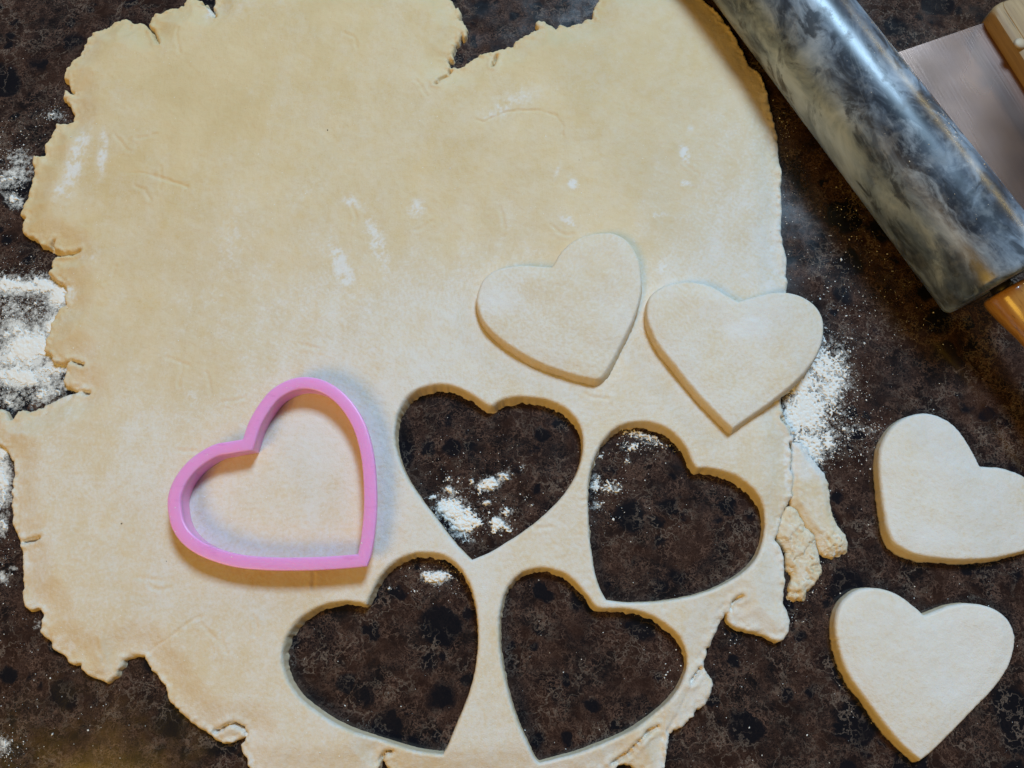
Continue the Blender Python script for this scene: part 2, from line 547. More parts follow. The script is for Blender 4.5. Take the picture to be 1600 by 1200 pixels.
# ------------------------------------------------------------------ dough sheet
T = 6.6 * MM
OUT = [(500, -30), (420, -34), (345, -24), (332, 2), (329, 9), (322, 3), (312, -3), (300, -10), (288, -6), (283, 4), (262, 9), (247, 17), (240, 17), (233, 24), (230, 34), (236, 46), (229, 40), (222, 32),
       (215, 30), (212, 33), (205, 32), (200, 27), (193, 24), (182, 28), (175, 29), (165, 36), (150, 42), (141, 47), (136, 53), (134, 60),
       (126, 66), (121, 80), (110, 90), (100, 102), (95, 112), (94, 118), (103, 120), (105, 136), (112, 142), (105, 141), (97, 134), (94, 148),
       (103, 156), (110, 170), (111, 174), (109, 185), (95, 188), (82, 190), (77, 203), (73, 213), (67, 220), (65, 238), (58, 240), (47, 238),
       (45, 250), (48, 262), (46, 272), (42, 290), (38, 305), (32, 316), (26, 333), (36, 336), (29, 350), (31, 360), (40, 365), (52, 372),
       (60, 380), (72, 383), (86, 391), (102, 396), (90, 398), (79, 398), (74, 408), (75, 417), (72, 424), (85, 436), (95, 440), (101, 450),
       (97, 460), (99, 474), (88, 480), (82, 490), (75, 505), (72, 517), (65, 535), (63, 545), (72, 550), (77, 562), (95, 565), (106, 561),
       (100, 568), (97, 580), (93, 592), (95, 600), (112, 607), (123, 610), (112, 613), (95, 616), (80, 624), (65, 632), (45, 641), (35, 640),
       (22, 640), (16, 652), (10, 655), (3, 640), (-8, 636), (-14, 660), (-10, 690), (0, 699), (8, 708), (12, 717), (16, 720), (17, 735),
       (15, 750), (13, 775), (14, 800), (13, 815), (18, 830), (26, 845), (29, 862), (30, 885), (30, 905), (29, 935), (35, 951), (44, 954),
       (52, 950), (58, 950), (62, 962), (60, 978), (60, 990), (68, 998), (75, 1005), (75, 1012), (85, 1020), (95, 1024), (99, 1030), (99, 1036),
       (110, 1039), (122, 1037), (121, 1046), (128, 1053), (140, 1060), (155, 1065), (163, 1067), (170, 1060), (178, 1056), (179, 1047),
       (187, 1040), (188, 1032), (197, 1029), (207, 1026), (221, 1026), (223, 1033), (231, 1047), (242, 1058), (250, 1067), (255, 1077),
       (262, 1096), (270, 1103), (280, 1117), (295, 1130), (310, 1141), (325, 1149), (332, 1158), (345, 1163), (360, 1162), (372, 1156),
       (381, 1153), (380, 1160), (372, 1167), (374, 1178), (382, 1186), (384, 1200), (400, 1222), (500, 1228), (585, 1216), (591, 1200),
       (594, 1190), (600, 1193), (607, 1208), (640, 1222), (760, 1228), (900, 1219), (960, 1207), (966, 1197), (977, 1197), (988, 1199),
       (1000, 1210), (1030, 1214), (1040, 1200), (1042, 1180), (1045, 1160), (1047, 1148), (1057, 1140), (1065, 1140), (1072, 1134),
       (1078, 1126), (1085, 1120), (1091, 1110), (1099, 1107), (1107, 1097), (1112, 1085), (1115, 1072), (1113, 1062), (1105, 1050),
       (1100, 1043), (1104, 1025), (1106, 1013), (1112, 1010), (1116, 997), (1121, 985), (1126, 975), (1134, 962), (1144, 953), (1138, 962),
       (1138, 970), (1146, 979), (1158, 983), (1170, 987), (1185, 989), (1197, 994), (1207, 1000), (1217, 1004), (1226, 1000), (1235, 985),
       (1236, 970), (1232, 955), (1226, 942), (1227, 925), (1229, 910), (1228, 890), (1226, 870), (1222, 855), (1213, 843), (1219, 828),
       (1223, 808), (1231, 790), (1239, 775), (1241, 755), (1241, 735), (1240, 720), (1238, 700), (1240, 688), (1242, 675), (1235, 662),
       (1226, 650), (1223, 635), (1222, 622), (1228, 605), (1234, 585), (1236, 555), (1234, 520), (1230, 480), (1230, 455), (1233, 440),
       (1230, 430), (1231, 403), (1226, 385), (1222, 365), (1223, 330), (1222, 300), (1222, 265), (1219, 240), (1217, 210), (1210, 185),
       (1203, 160), (1200, 140), (1190, 115), (1172, 100), (1161, 76), (1148, 52), (1128, 22), (1105, 0), (1080, -18), (1040, -28),
       (980, -26), (945, -16), (935, -3), (928, 10), (925, 25), (915, 26), (910, 30), (903, 31), (895, 35), (882, 35), (875, 33), (868, 39),
       (855, 30), (845, 27), (838, 30), (842, 40), (835, 43), (822, 50), (806, 59), (800, 66), (793, 67), (788, 71), (780, 71), (770, 76),
       (757, 77), (747, 82), (737, 89), (728, 96), (722, 101), (715, 102), (704, 101), (703, 98), (698, 90), (700, 86), (707, 87), (708, 78),
       (712, 65), (716, 57), (721, 48), (724, 54), (730, 50), (730, 40), (725, 31), (718, 25), (719, 18), (716, 7), (712, 8), (706, -4), (690, -18),
       (640, -30)]
HOLES = [
    ([(768, 634), (778, 628), (790, 623), (808, 620), (830, 621), (855, 625), (875, 633), (890, 643), (902, 658), (909, 675), (911, 695),
      (909, 715), (903, 735), (893, 755), (878, 776), (860, 795), (840, 813), (815, 832), (790, 848), (765, 863), (737, 875), (720, 858),
      (700, 835), (680, 808), (660, 782), (643, 757), (630, 733), (621, 708), (617, 690), (617, 668), (622, 645), (635, 622), (652, 609),
      (675, 602), (695, 601), (715, 606), (730, 613), (745, 622), (757, 630)], (20,)),
    ([(1088, 731), (1100, 731), (1120, 734), (1145, 742), (1165, 754), (1182, 770), (1193, 788), (1198, 808), (1198, 830), (1194, 850),
      (1185, 870), (1170, 888), (1150, 903), (1125, 917), (1095, 928), (1060, 936), (1020, 941), (980, 942), (948, 938), (938, 920),
      (930, 895), (924, 860), (920, 820), (919, 795), (919, 775), (920, 750), (925, 725), (933, 705), (945, 685), (960, 670), (980, 661),
      (1003, 659), (1025, 663), (1045, 672), (1060, 685), (1072, 700), (1080, 718)], (18,)),
    ([(572, 946), (580, 927), (590, 907), (603, 890), (620, 876), (640, 867), (660, 864), (685, 866), (705, 875), (720, 890), (733, 912),
      (742, 940), (746, 970), (747, 1000), (744, 1035), (737, 1070), (725, 1105), (712, 1135), (700, 1165), (692, 1180), (670, 1178),
      (640, 1172), (600, 1160), (560, 1147), (525, 1132), (495, 1113), (472, 1095), (456, 1075), (446, 1055), (441, 1035), (442, 1012),
      (450, 990), (465, 970), (485, 955), (505, 946), (525, 941), (545, 940), (560, 942)], (0, 19)),
    ([(938, 951), (960, 951), (985, 953), (1010, 959), (1035, 972), (1055, 988), (1068, 1005), (1075, 1025), (1075, 1045), (1068, 1065),
      (1055, 1087), (1035, 1108), (1010, 1128), (980, 1147), (945, 1163), (905, 1178), (870, 1188), (843, 1195), (835, 1186), (823, 1160),
      (810, 1130), (798, 1095), (788, 1055), (782, 1020), (780, 985), (781, 960), (786, 935), (795, 915), (808, 900), (825, 891), (848, 888),
      (870, 892), (888, 900), (903, 914), (917, 930), (928, 945)], (17,)),
]
CRACKS = [[(233, 40), (239, 52), (246, 66)], [(704, 101), (698, 112), (690, 118), (681, 128)], [(74, 384), (90, 392), (108, 391), (120, 388)],
          [(72, 384), (78, 372)], [(28, 846), (45, 843), (60, 839)], [(106, 561), (125, 568)], [(123, 610), (132, 611)],
          [(332, 1145), (345, 1138), (362, 1132), (376, 1140), (380, 1150)],
          [(1084, 1066), (1090, 1056), (1098, 1046)],
          [(960, 1196), (985, 1180), (1000, 1160), (1015, 1145), (1030, 1138)], [(312, -2), (328, 6), (334, 22)],
          [(1144, 953), (1150, 940), (1162, 932)], [(1240, 690), (1246, 712), (1242, 735)], [(594, 1190), (600, 1178), (612, 1176)],
          [(1225, 650), (1236, 664), (1242, 676)], [(770, 100), (772, 90), (776, 78)]]
WRK = []
_r = np.random.default_rng(3)
for _k in range(46):                       # faint stretch creases left by the rolling
    _x, _y, _a = _r.uniform(120, 1180), _r.uniform(30, 1130), _r.normal(0.3, 0.7)
    _L = []
    for _q in range(7):
        _L.append((_x, _y)); _a += _r.normal(0, .25)
        _s = _r.uniform(3, 9); _x += math.cos(_a) * _s; _y += math.sin(_a) * _s
    WRK.append(_L)
FOLD = [[(742, 186), (756, 191), (768, 184), (790, 175), (815, 172), (845, 173), (868, 180), (880, 196), (878, 210)], [(222, 1024), (240, 1009), (262, 998), (285, 980), (312, 964)],
        [(200, 270), (225, 270), (250, 278), (270, 284), (292, 292)], [(1046, 1145), (1060, 1120), (1080, 1075)]]

# (x, y, rx, ry, degrees, strength): where flour was dusted or rubbed on the sheet
DUST = [(118, 250, 14, 55, 20, .75), (160, 240, 8, 35, 5, .7), (95, 300, 20, 18, 30, .55), (140, 398, 22, 25, 0, .35), (100, 480, 12, 50, 0, .25),
        (535, 420, 14, 45, -22, .75), (588, 375, 15, 55, -18, .55), (652, 325, 14, 14, 0, .7), (550, 315, 18, 10, 30, .5), (480, 300, 60, 20, -35, .28),
        (360, 380, 40, 90, 10, .30), (330, 480, 60, 80, 0, .22), (1070, 240, 7, 14, -15, .85), (1072, 286, 9, 6, 30, .75), (1078, 202, 8, 12, 25, .35),
        (895, 287, 10, 8, 40, .7), (870, 270, 4, 20, 20, .35), (800, 160, 55, 22, -25, .42), (770, 175, 25, 12, -20, .4), (940, 130, 60, 40, 0, .15),
        (890, 345, 20, 10, 35, .5), (1040, 420, 20, 14, 20, .5), (1165, 425, 14, 10, 45, .6), (1020, 335, 30, 7, 0, .4), (1210, 400, 14, 50, 0, .55),
        (1205, 445, 18, 14, 0, .6), (1255, 690, 18, 45, 0, .8), (1235, 730, 9, 60, -5, .7), (570, 490, 30, 12, -20, .4), (580, 550, 22, 8, -20, .5),
        (700, 480, 80, 60, 0, .2), (740, 430, 50, 20, 0, .3), (640, 600, 200, 60, 0, .14), (95, 1010, 30, 14, 30, .45), (160, 1050, 26, 12, 10, .35),
        (300, 620, 14, 40, -35, .4), (225, 670, 12, 10, 0, .5), (205, 690, 20, 20, 0, .25), (340, 1020, 40, 20, -20, .3), (90, 620, 40, 10, -15, .4),
        (30, 790, 8, 40, 0, .35), (105, 450, 14, 20, 0, .5), (1100, 1000, 30, 40, 0, .3), (1080, 1090, 22, 50, 20, .4), (780, 900, 12, 40, 0, .25),
        (760, 1120, 40, 60, 0, .25), (380, 560, 10, 10, 0, .4), (325, 12, 12, 14, 0, .6), (370, 10, 40, 20, 0, .3), (1000, 560, 200, 60, 0, .18)]


def un_px(x, y, z=0.0):
    """world point -> photograph pixel (for laying out the dusting)"""
    dx = x - CAM[0]; dy = y - CAM[1]; dz = z - CAM[2]
    cy = CT * dy + ST * dz; cz = -ST * dy + CT * dz
    return 800 + F * dx / -cz, 600 - F * cy / -cz


def dust_at(u, v):
    s = np.zeros_like(u)
    for (cx, cy, rx, ry, dg, st) in DUST:
        c = math.cos(math.radians(dg)); sn = math.sin(math.radians(dg))
        a = ((u - cx) * c + (v - cy) * sn) / rx; b = (-(u - cx) * sn + (v - cy) * c) / ry
        g = np.exp(-(a * a + b * b) * 0.8)
        s = np.maximum(s, 1.15 * st * g * np.clip(2.6 * fbm(u / 8, v / 8, 71, 4, .75) - 0.55, 0, 1.15))
    return s


def dough_flour(x, y, sd):
    u, v = un_px(x, y, T)
    low = fbm(u / 170, v / 170, 3, 4, .55)
    f = 0.02 + 0.42 * sstep(40, 640, v + 0.25 * (u - 700)) + (low - 0.5) * 0.42  # base amount rises towards the bottom and right, with mottling
    f += 0.14 * sstep(700, 1300, u) + 0.10 * sstep(560, 900, v)
    st = fbm((u * .95 + v * .3) / 22, (v * .95 - u * .3) / 120, 11, 4, .6)
    f += (st - 0.5) * 0.24
    f += (fbm(u / 26, v / 26, 23, 4, .65) - .5) * 0.26
    f += 0.16 * np.exp(-((u - 560) / 330) ** 2 - ((v - 520) / 230) ** 2)
    f = np.clip(f, 0.03, 0.75)
    f = np.maximum(f, dust_at(u, v) + f * 0.4)
    return np.clip(f, 0, 0.95)


outer = unp(ragged(OUT, 2.6, 5, 21), 0.75 * T)
holes = [unp(ragged(spline(h, c), 0.75, 6, 40 + i), T) for i, (h, c) in enumerate(HOLES)]
GX0, GY0 = outer.min(0) - .01
GX1, GY1 = outer.max(0) + .01
GH = 0.62 * MM
gnx = int((GX1 - GX0) / GH) + 2; gny = int((GY1 - GY0) / GH) + 2
S_OUT = sdf_grid([outer], GX0, GY0, gnx, gny, GH, 22 * MM)
C_D = seg_dist([unp(c, T) for c in CRACKS], GX0, GY0, gnx, gny, GH, 6 * MM)
F_S = seg_dist([unp(c, T) for c in FOLD], GX0, GY0, gnx, gny, GH, 6 * MM)

W_S = seg_dist([unp(c, T) for c in WRK], GX0, GY0, gnx, gny, GH, 5 * MM)


def undul(x, y):
    return (fbm(x / (38 * MM), y / (38 * MM), 5, 3) - 0.5) * 1.3 * MM + (fbm(x / (9 * MM), y / (16 * MM), 6, 2) - .5) * 0.30 * MM


def dough_z(x, y, sd):
    so = -bil(S_OUT, GX0, GY0, GH, x, y)                     # distance in from the torn rim
    thin = 0.34 + 0.26 * fbm(x / (14 * MM), y / (14 * MM), 8, 3)
    u, v = un_px(x, y, T)
    thin = np.where(u > 1040, thin + 0.15, thin)
    t = thin + (1 - thin) * sstep(0, 15 * MM, so)
    z = T * t + undul(x, y) * sstep(0, 8 * MM, so)
    z += (fbm(x / (2.2 * MM), y / (2.2 * MM), 13, 3) - .5) * MM * (0.28 + 1.7 * (1 - sstep(0, 5 * MM, so)))
    c = bil(C_D, GX0, GY0, GH, x, y) + (vnoise(x / (1.2 * MM), y / (1.2 * MM), 15) - .5) * 0.8 * MM
    z -= 3.4 * MM * np.exp(-(np.maximum(c, 0) / (0.5 * MM)) ** 2)
    z += 0.5 * MM * np.exp(-((c - 1.9 * MM) / (1.1 * MM)) ** 2)
    fo = bil(F_S, GX0, GY0, GH, x, y)
    fo = fo + (vnoise(x / (3 * MM), y / (3 * MM), 19) - .5) * MM
    z -= 0.55 * MM * np.exp(-(fo / (0.55 * MM)) ** 2)
    wr = bil(W_S, GX0, GY0, GH, x, y)
    z -= 0.22 * MM * np.exp(-(wr / (0.6 * MM)) ** 2) - 0.14 * MM * np.exp(-((wr - 1.6 * MM) / (1.0 * MM)) ** 2)
    # rounded shoulder at every edge
    r = np.where(so + sd < 0.6 * MM, 0.8, 1.0) * MM
    q = np.clip(1 + sd / r, 0, 1)
    z -= 0.9 * r * (1 - np.sqrt(np.maximum(1 - q * q, 0)))
    z = np.minimum(z, pin_under(x, y) - 0.25 * MM)
    return np.maximum(z, 0.35 * MM)


def dough_flare(x, y):
    so = -bil(S_OUT, GX0, GY0, GH, x, y)
    cut = so > 1.5 * MM
    n = fbm(x / (5 * MM), y / (5 * MM), 61, 3)
    n2 = vnoise(x / (1.1 * MM), y / (1.1 * MM), 63)
    return np.where(cut, (0.5 + 0.9 * n + 0.6 * n2) * MM, (0.2 + 0.8 * n) * MM)


zero = lambda x, y: np.zeros_like(x)
sheet_o = sheet('dough_sheet', [outer] + holes, 0.52 * MM, dough_z, dough_flare, zero, M['dough'], dough_flour, 0.32,
                origin=(0, 0, 0))
tag(sheet_o, 'large ragged sheet of rolled pale dough with four heart-shaped holes', 'dough sheet')

# torn scraps beside the sheet
SCR = [([(1238, 742), (1239, 705), (1241, 690), (1252, 690), (1262, 698), (1270, 712), (1280, 726), (1290, 737), (1297, 750), (1299, 765), (1301, 785), (1305, 805), (1312, 820), (1325, 835),
         (1329, 848), (1327, 860), (1315, 866), (1305, 870), (1293, 868), (1285, 862), (1281, 850), (1276, 836), (1263, 822), (1256, 808), (1249, 796), (1239, 790), (1237, 765)],
        'flat torn dough flap with crumbly end joined to the edge of the sheet'),
       ([(1231, 791), (1240, 790), (1249, 795), (1256, 809), (1263, 823), (1275, 835), (1279, 847), (1283, 862), (1284, 872), (1288, 885), (1287, 895), (1281, 905),
         (1275, 914), (1270, 918), (1264, 925), (1263, 935), (1255, 938), (1250, 934), (1245, 938), (1236, 932), (1237, 915), (1241, 905), (1240, 898), (1233, 888), (1231, 872), (1232, 862), (1226, 852),
         (1219, 845), (1217, 835), (1221, 815), (1226, 802)], 'crumbly broken dough scrap wedged between the sheet and a torn flap')]
for i, (pts, lab) in enumerate(SCR):
    lp = unp(ragged(pts, 2.0, 5, 80 + i), 0.6 * T)

    def zt(x, y, sd, i=i):
        u, v = un_px(x, y, T)
        crumb = sstep(815, 850, v) if i == 0 else 0.35 + 0.65 * sstep(800, 860, v)
        nn = fbm(x / (3.2 * MM), y / (3.2 * MM), 33 + i, 4, .6)
        z = T * (0.55 if i == 0 else 0.50) + (nn - .5) * MM * (0.7 + 1.9 * crumb)
        z -= crumb * 0.9 * MM * np.exp(-((nn - .5) / 0.035) ** 2)                # fine splits in the dry end
        z -= T * 0.22 * (1 - sstep(0, 3.5 * MM, -sd))
        q = np.clip(1 + sd / (0.7 * MM), 0, 1)
        return np.maximum(z - 0.6 * MM * (1 - np.sqrt(np.maximum(1 - q * q, 0))), 0.5 * MM)
    o = sheet('dough_scrap', [lp], 0.42 * MM, zt, lambda x, y: (0.3 + 0.6 * vnoise(x / MM, y / MM, 3)) * MM, zero, M['dough'],
              lambda x, y, sd: 0.25 + 0.35 * fbm(x / (4 * MM), y / (4 * MM), 5) + 0.35 * (1 - sstep(735, 760, un_px(x, y, T)[1])), 0.25)
    tag(o, lab, 'dough scrap')

# ------------------------------------------------------------------ cut hearts
HEARTS = [
    ([(862, 416), (868, 407), (876, 394), (890, 380), (908, 370), (930, 364), (955, 363), (972, 369), (986, 381), (997, 400), (1002, 422),
      (1003, 445), (1001, 465), (994, 490), (983, 515), (970, 540), (957, 565), (946, 583), (936, 592), (925, 592), (900, 586), (870, 577),
      (840, 565), (810, 549), (785, 532), (765, 515), (752, 497), (746, 480), (745, 462), (750, 445), (760, 430), (775, 420), (795, 415),
      (820, 413), (845, 415)], (0,), 1, 'raw dough heart lying wholly on the dough sheet'),
    ([(1155, 470), (1140, 462), (1120, 450), (1098, 442), (1075, 439), (1050, 442), (1030, 450), (1016, 462), (1011, 480), (1012, 500), (1018, 518),
      (1028, 538), (1045, 560), (1065, 585), (1090, 615), (1115, 642), (1135, 662), (1145, 671), (1160, 660), (1185, 643), (1210, 625),
      (1235, 605), (1258, 583), (1275, 560), (1286, 535), (1289, 512), (1287, 495), (1278, 478), (1262, 465), (1240, 457), (1215, 455),
      (1190, 459), (1170, 465)], (0, 17), 1, 'raw dough heart overhanging the sheet edge above spilled flour'),
    ([(1535, 728), (1527, 712), (1518, 696), (1507, 679), (1495, 665), (1478, 653), (1458, 646), (1440, 645), (1420, 650), (1403, 660), (1390, 675),
      (1380, 695), (1376, 720), (1377, 745), (1380, 775), (1384, 805), (1389, 830), (1397, 848), (1412, 858), (1432, 867), (1460, 872), (1500, 875),
      (1540, 874), (1575, 869), (1610, 859), (1638, 843), (1650, 820), (1648, 790), (1630, 762), (1600, 742), (1570, 731), (1550, 729)], (0,), 0,
     'blunt-tipped raw dough heart on the dark counter near the rolling pin'),
    ([(1447, 962), (1438, 953), (1425, 943), (1408, 931), (1390, 923), (1370, 919), (1345, 921), (1326, 933), (1314, 948), (1308, 965), (1307, 985),
      (1309, 1000), (1315, 1025), (1327, 1055), (1347, 1085), (1377, 1125), (1406, 1160), (1430, 1182), (1441, 1190), (1460, 1175), (1490, 1145),
      (1520, 1115), (1550, 1085), (1573, 1055), (1585, 1030), (1590, 1005), (1587, 985), (1577, 967), (1560, 954), (1540, 946), (1515, 943),
      (1490, 946), (1470, 953)], (0, 18), 0, 'sharp-tipped raw dough heart lying alone on the dark counter'),
]
for i, (pts, cor, on, lab) in enumerate(HEARTS):
    zb0 = T if on else 0.0
    hh = 0.80 if on else 0.98
    lp = unp(ragged(spline(pts, cor), 0.7, 7, 120 + i), zb0 + hh * T)

    def hb(x, y, on=on):
        return (T + undul(x, y) + 0.05 * MM) if on else np.zeros_like(x)

    def hz(x, y, sd, i=i, hb=hb, hh=hh):
        z = hb(x, y) + hh * T + (fbm(x / (22 * MM), y / (22 * MM), 140 + i, 3) - .5) * 1.7 * MM
        z += (fbm(x / (2 * MM), y / (2 * MM), 13, 3) - .5) * 0.22 * MM
        z -= 0.5 * MM * (1 - sstep(0, 7 * MM, -sd))
        q = np.clip(1 + sd / (1.3 * MM), 0, 1)
        return z - 1.15 * MM * (1 - np.sqrt(np.maximum(1 - q * q, 0)))

    def hf(x, y, sd, i=i):
        u, v = un_px(x, y, T)
        lo = fbm(u / 70, v / 70, 150 + i, 4, .6)
        f = [0.54, 0.58, 0.64, 0.68][i] + (lo - .5) * .4
        cx, cy = [(780, 480), (1160, 520), (1460, 840), (1490, 1080)][i]
        f += 0.35 * np.exp(-((u - cx) / 30) ** 2 - ((v - cy) / 16) ** 2) * (0.3 + 1.3 * fbm(u / 6, v / 6, 9))
        return np.clip(f, 0.1, 0.92)
    fl = 1.15 if on else 1.35
    o = sheet('dough_heart', [lp], 0.40 * MM, hz,
              lambda x, y, fl=fl: (fl * (0.45 + 0.9 * fbm(x / (9 * MM), y / (9 * MM), 66, 2))) * MM, hb, M['dough'], hf, 0.36, closed=True, rough=0.7)
    tag(o, lab, 'dough heart', 'raw dough hearts cut from the sheet')

# ------------------------------------------------------------------ cookie cutter
CUT = [(379, 686), (388, 660), (402, 635), (420, 612), (440, 598), (462, 590), (485, 589), (508, 595), (530, 608), (550, 628), (567, 655), (578, 685),
       (585, 720), (588, 760), (588, 800), (584, 840), (579, 868), (573, 885), (545, 888), (500, 891), (450, 892), (410, 891), (370, 887), (335, 878),
       (305, 865), (282, 847), (268, 825), (262, 800), (262, 775), (272, 748), (290, 724), (312, 706), (335, 694), (355, 690)]
CH = 10.0 * MM
cl = unp(spline(CUT, (0, 17), 6), T + CH)


def inset(P, d):
    """offset a closed outline inwards with mitred corners"""
    n = len(P)
    area2 = np.sum(P[:, 0] * np.roll(P[:, 1], -1) - np.roll(P[:, 0], -1) * P[:, 1])
    sg = 1.0 if area2 > 0 else -1.0
    e = np.roll(P, -1, 0) - P
    e /= np.hypot(e[:, 0], e[:, 1])[:, None]
    nr = np.stack([-e[:, 1], e[:, 0]], 1) * sg
    m = nr + np.roll(nr, 1, 0)
    m /= np.hypot(m[:, 0], m[:, 1])[:, None]
    k = 1.0 / np.maximum(np.einsum('ij,ij->i', m, nr), 0.45)
    Q = P + m * (k * d)[:, None]
    if d <= 0: return Q
    A = P; B = np.roll(P, -1, 0); dd = B - A
    t = np.clip(np.einsum('ijk,jk->ij', Q[:, None] - A[None], dd) / np.sum(dd * dd, 1), 0, 1)
    ds = np.sqrt(np.sum((Q[:, None] - A[None] - t[..., None] * dd[None]) ** 2, 2)).min(1)
    bad = ds < 0.9985 * d
    if bad.all() or not bad.any(): return Q
    i = int(np.nonzero(~bad)[0][0]); c = 0
    while c < n:                                   # collapse each folded run onto the mitre point
        if bad[(i + c) % n]:
            s0 = c
            while bad[(i + c) % n]: c += 1
            p1, p0 = Q[(i + s0 - 1) % n], Q[(i + s0 - 2) % n]
            q1, q0 = Q[(i + c) % n], Q[(i + c + 1) % n]
            u = p1 - p0; v = q1 - q0
            den = u[0] * v[1] - u[1] * v[0]
            X = p1 + u * (((q1 - p1)[0] * v[1] - (q1 - p1)[1] * v[0]) / den) if abs(den) > 1e-14 else (p1 + q1) / 2
            if np.hypot(*(X - p1)) > 3 * d: X = (p1 + q1) / 2
            for kk in range(s0, c): Q[(i + kk) % n] = X
        c += 1
    return Q


RW = 5.0 * MM
oc = np.array([cl[:, 0].mean(), cl[:, 1].mean(), T])
cut = bpy.data.objects.new('cookie_cutter', None)
scene.collection.objects.link(cut)
cut.location = oc
cut.empty_display_size = 0.01
tag(cut, 'pink plastic heart-shaped cookie cutter resting on the dough sheet', 'cookie cutter')


def ring(name, prof, mat, parent):
    """prof: list of (inset, z) swept round the heart outline, closed"""
    V = []; Fs = []
    n = len(cl)
    inner = inset(cl, RW)
    for (d, z) in prof:
        p = cl + (inner - cl) * (d / RW)
        V.append(np.column_stack([p - oc[:2], np.full(n, z)]))
    m = len(prof)
    i = np.arange(n); j = (i + 1) % n
    for a in range(m):
        b = (a + 1) % m
        Fs.append(np.stack([a * n + i, a * n + j, b * n + j, b * n + i], 1))
    me = mesh_np(name, np.concatenate(V), Fs)
    bm = bmesh.new(); bm.from_mesh(me)
    bmesh.ops.remove_doubles(bm, verts=bm.verts, dist=2e-6)
    bmesh.ops.recalc_face_normals(bm, faces=bm.faces[:]); bm.to_mesh(me); bm.free()
    me.set_sharp_from_angle(angle=math.radians(40))
    return link(name, me, mat, parent)


e = 0.55 * MM
ring('rim', [(0, CH - 2.4 * MM), (0, CH - e), (0.16 * e, CH - .4 * e), (0.4 * e, CH - .16 * e), (e, CH), (RW * .5, CH + .1 * MM), (RW - e, CH), (RW - .4 * e, CH - .16 * e),
             (RW - .16 * e, CH - .4 * e), (RW, CH - e), (RW, CH - 2.4 * MM)], M['pink'], cut)
ring('blade_wall', [(RW - 1.25 * MM, CH - 2.3 * MM), (RW - 0.9 * MM, -0.6 * MM), (RW - 0.5 * MM, -0.6 * MM), (RW - 0.1 * MM, CH - 2.3 * MM)], M['pink'], cut)

# ------------------------------------------------------------------ rolling pin
pin = bpy.data.objects.new('rolling_pin', None)
scene.collection.objects.link(pin)
pc = PIN_P + PIN_D * (PIN_END - 125 * MM)
pin.location = (pc[0], pc[1], PIN_R)
pin.rotation_euler = Vector((PIN_D[0], PIN_D[1], 0)).to_track_quat('Z', 'X').to_euler()
pin.empty_display_size = 0.01
tag(pin, 'grey veined marble rolling pin with varnished orange wooden handles', 'rolling pin')


def lathe(name, prof, mat, parent, seg=96):
    V = []; Fs = []
    a = np.arange(seg) * 2 * math.pi / seg
    for (z, r) in prof:
        V.append(np.stack([r * np.cos(a), r * np.sin(a), np.full(seg, z)], 1))
    i = np.arange(seg); j = (i + 1) % seg
    for k in range(len(prof) - 1):
        Fs.append(np.stack([k * seg + i, k * seg + j, (k + 1) * seg + j, (k + 1) * seg + i], 1))
    me = mesh_np(name, np.concatenate(V), Fs)
    bm = bmesh.new(); bm.from_mesh(me)
    bmesh.ops.remove_doubles(bm, verts=bm.verts, dist=1e-6)
    bmesh.ops.recalc_face_normals(bm, faces=bm.faces[:])
    bm.to_mesh(me); bm.free()
    return link(name, me, mat, parent)


R = PIN_R; L2 = 125 * MM
bev = [(math.sin(t) * 3.2 * MM, (1 - math.cos(t)) * 3.2 * MM) for t in np.linspace(0, math.pi / 2, 7)]
endp = [(L2 - 3.2 * MM + dz, R - dr) for dz, dr in bev] + [(L2 + .05 * MM, R * .7), (L2, R * .35), (L2 - 1.2 * MM, R * .33), (L2 - 1.3 * MM, 1e-7)]
prof = [(-z, r) for z, r in endp[::-1]] + [(z, R) for z in np.linspace(-L2 + 8 * MM, L2 - 8 * MM, 16)] + endp
lathe('barrel', prof, M['marble'], pin, 128)
for s in (1, -1):
    ax = lathe('axle', [(s * z, r) for z, r in [(L2 - 1 * MM, 1e-7), (L2 - 1 * MM, 4.2 * MM), (L2 + 5 * MM, 4.2 * MM), (L2 + 5 * MM, 1e-7)]], M['axle'], pin, 32)
    hp = [(2.6, 0), (2.6, 7.2), (2.9, 8.3), (3.6, 8.8), (5, 9.1), (9, 9.0), (15, 8.2), (22, 7.0), (29, 6.5), (37, 7.0), (48, 8.6), (60, 10.2), (70, 10.8), (79, 10.2),
          (86, 8.0), (90, 4.5), (91.3, 0)]
    zs = np.array([h[0] for h in hp]); rs = np.array([h[1] for h in hp])
    pz = np.concatenate([zs[:5], np.linspace(6, 86, 30), zs[-2:]]); pr = np.concatenate([rs[:5], np.interp(np.linspace(6, 86, 30), zs, rs), rs[-2:]])
    pr[6:34] = (pr[5:33] + 2 * pr[6:34] + pr[7:35]) / 4
    lathe('handle', [(s * (L2 + z * MM), max(r * MM, 1e-7)) for z, r in zip(pz, pr)], M['varnish'], pin, 64)

# ------------------------------------------------------------------ dough scraper
sx, sy = un(1535, 37, 2.2 * MM)
hd = np.array([0.344, -0.939]); bdv = np.array([-0.939, -0.344])
scr = bpy.data.objects.new('dough_scraper', None)
scene.collection.objects.link(scr)
scr.location = (sx, sy, 0)
scr.rotation_euler = (0, 0, math.atan2(-hd[1], -hd[0]) - math.pi / 2)     # local +Y runs back along the handle, -X to the blade edge
scr.empty_display_size = 0.01
tag(scr, 'bench scraper with steel blade and riveted wooden handle beside the rolling pin', 'scraper')
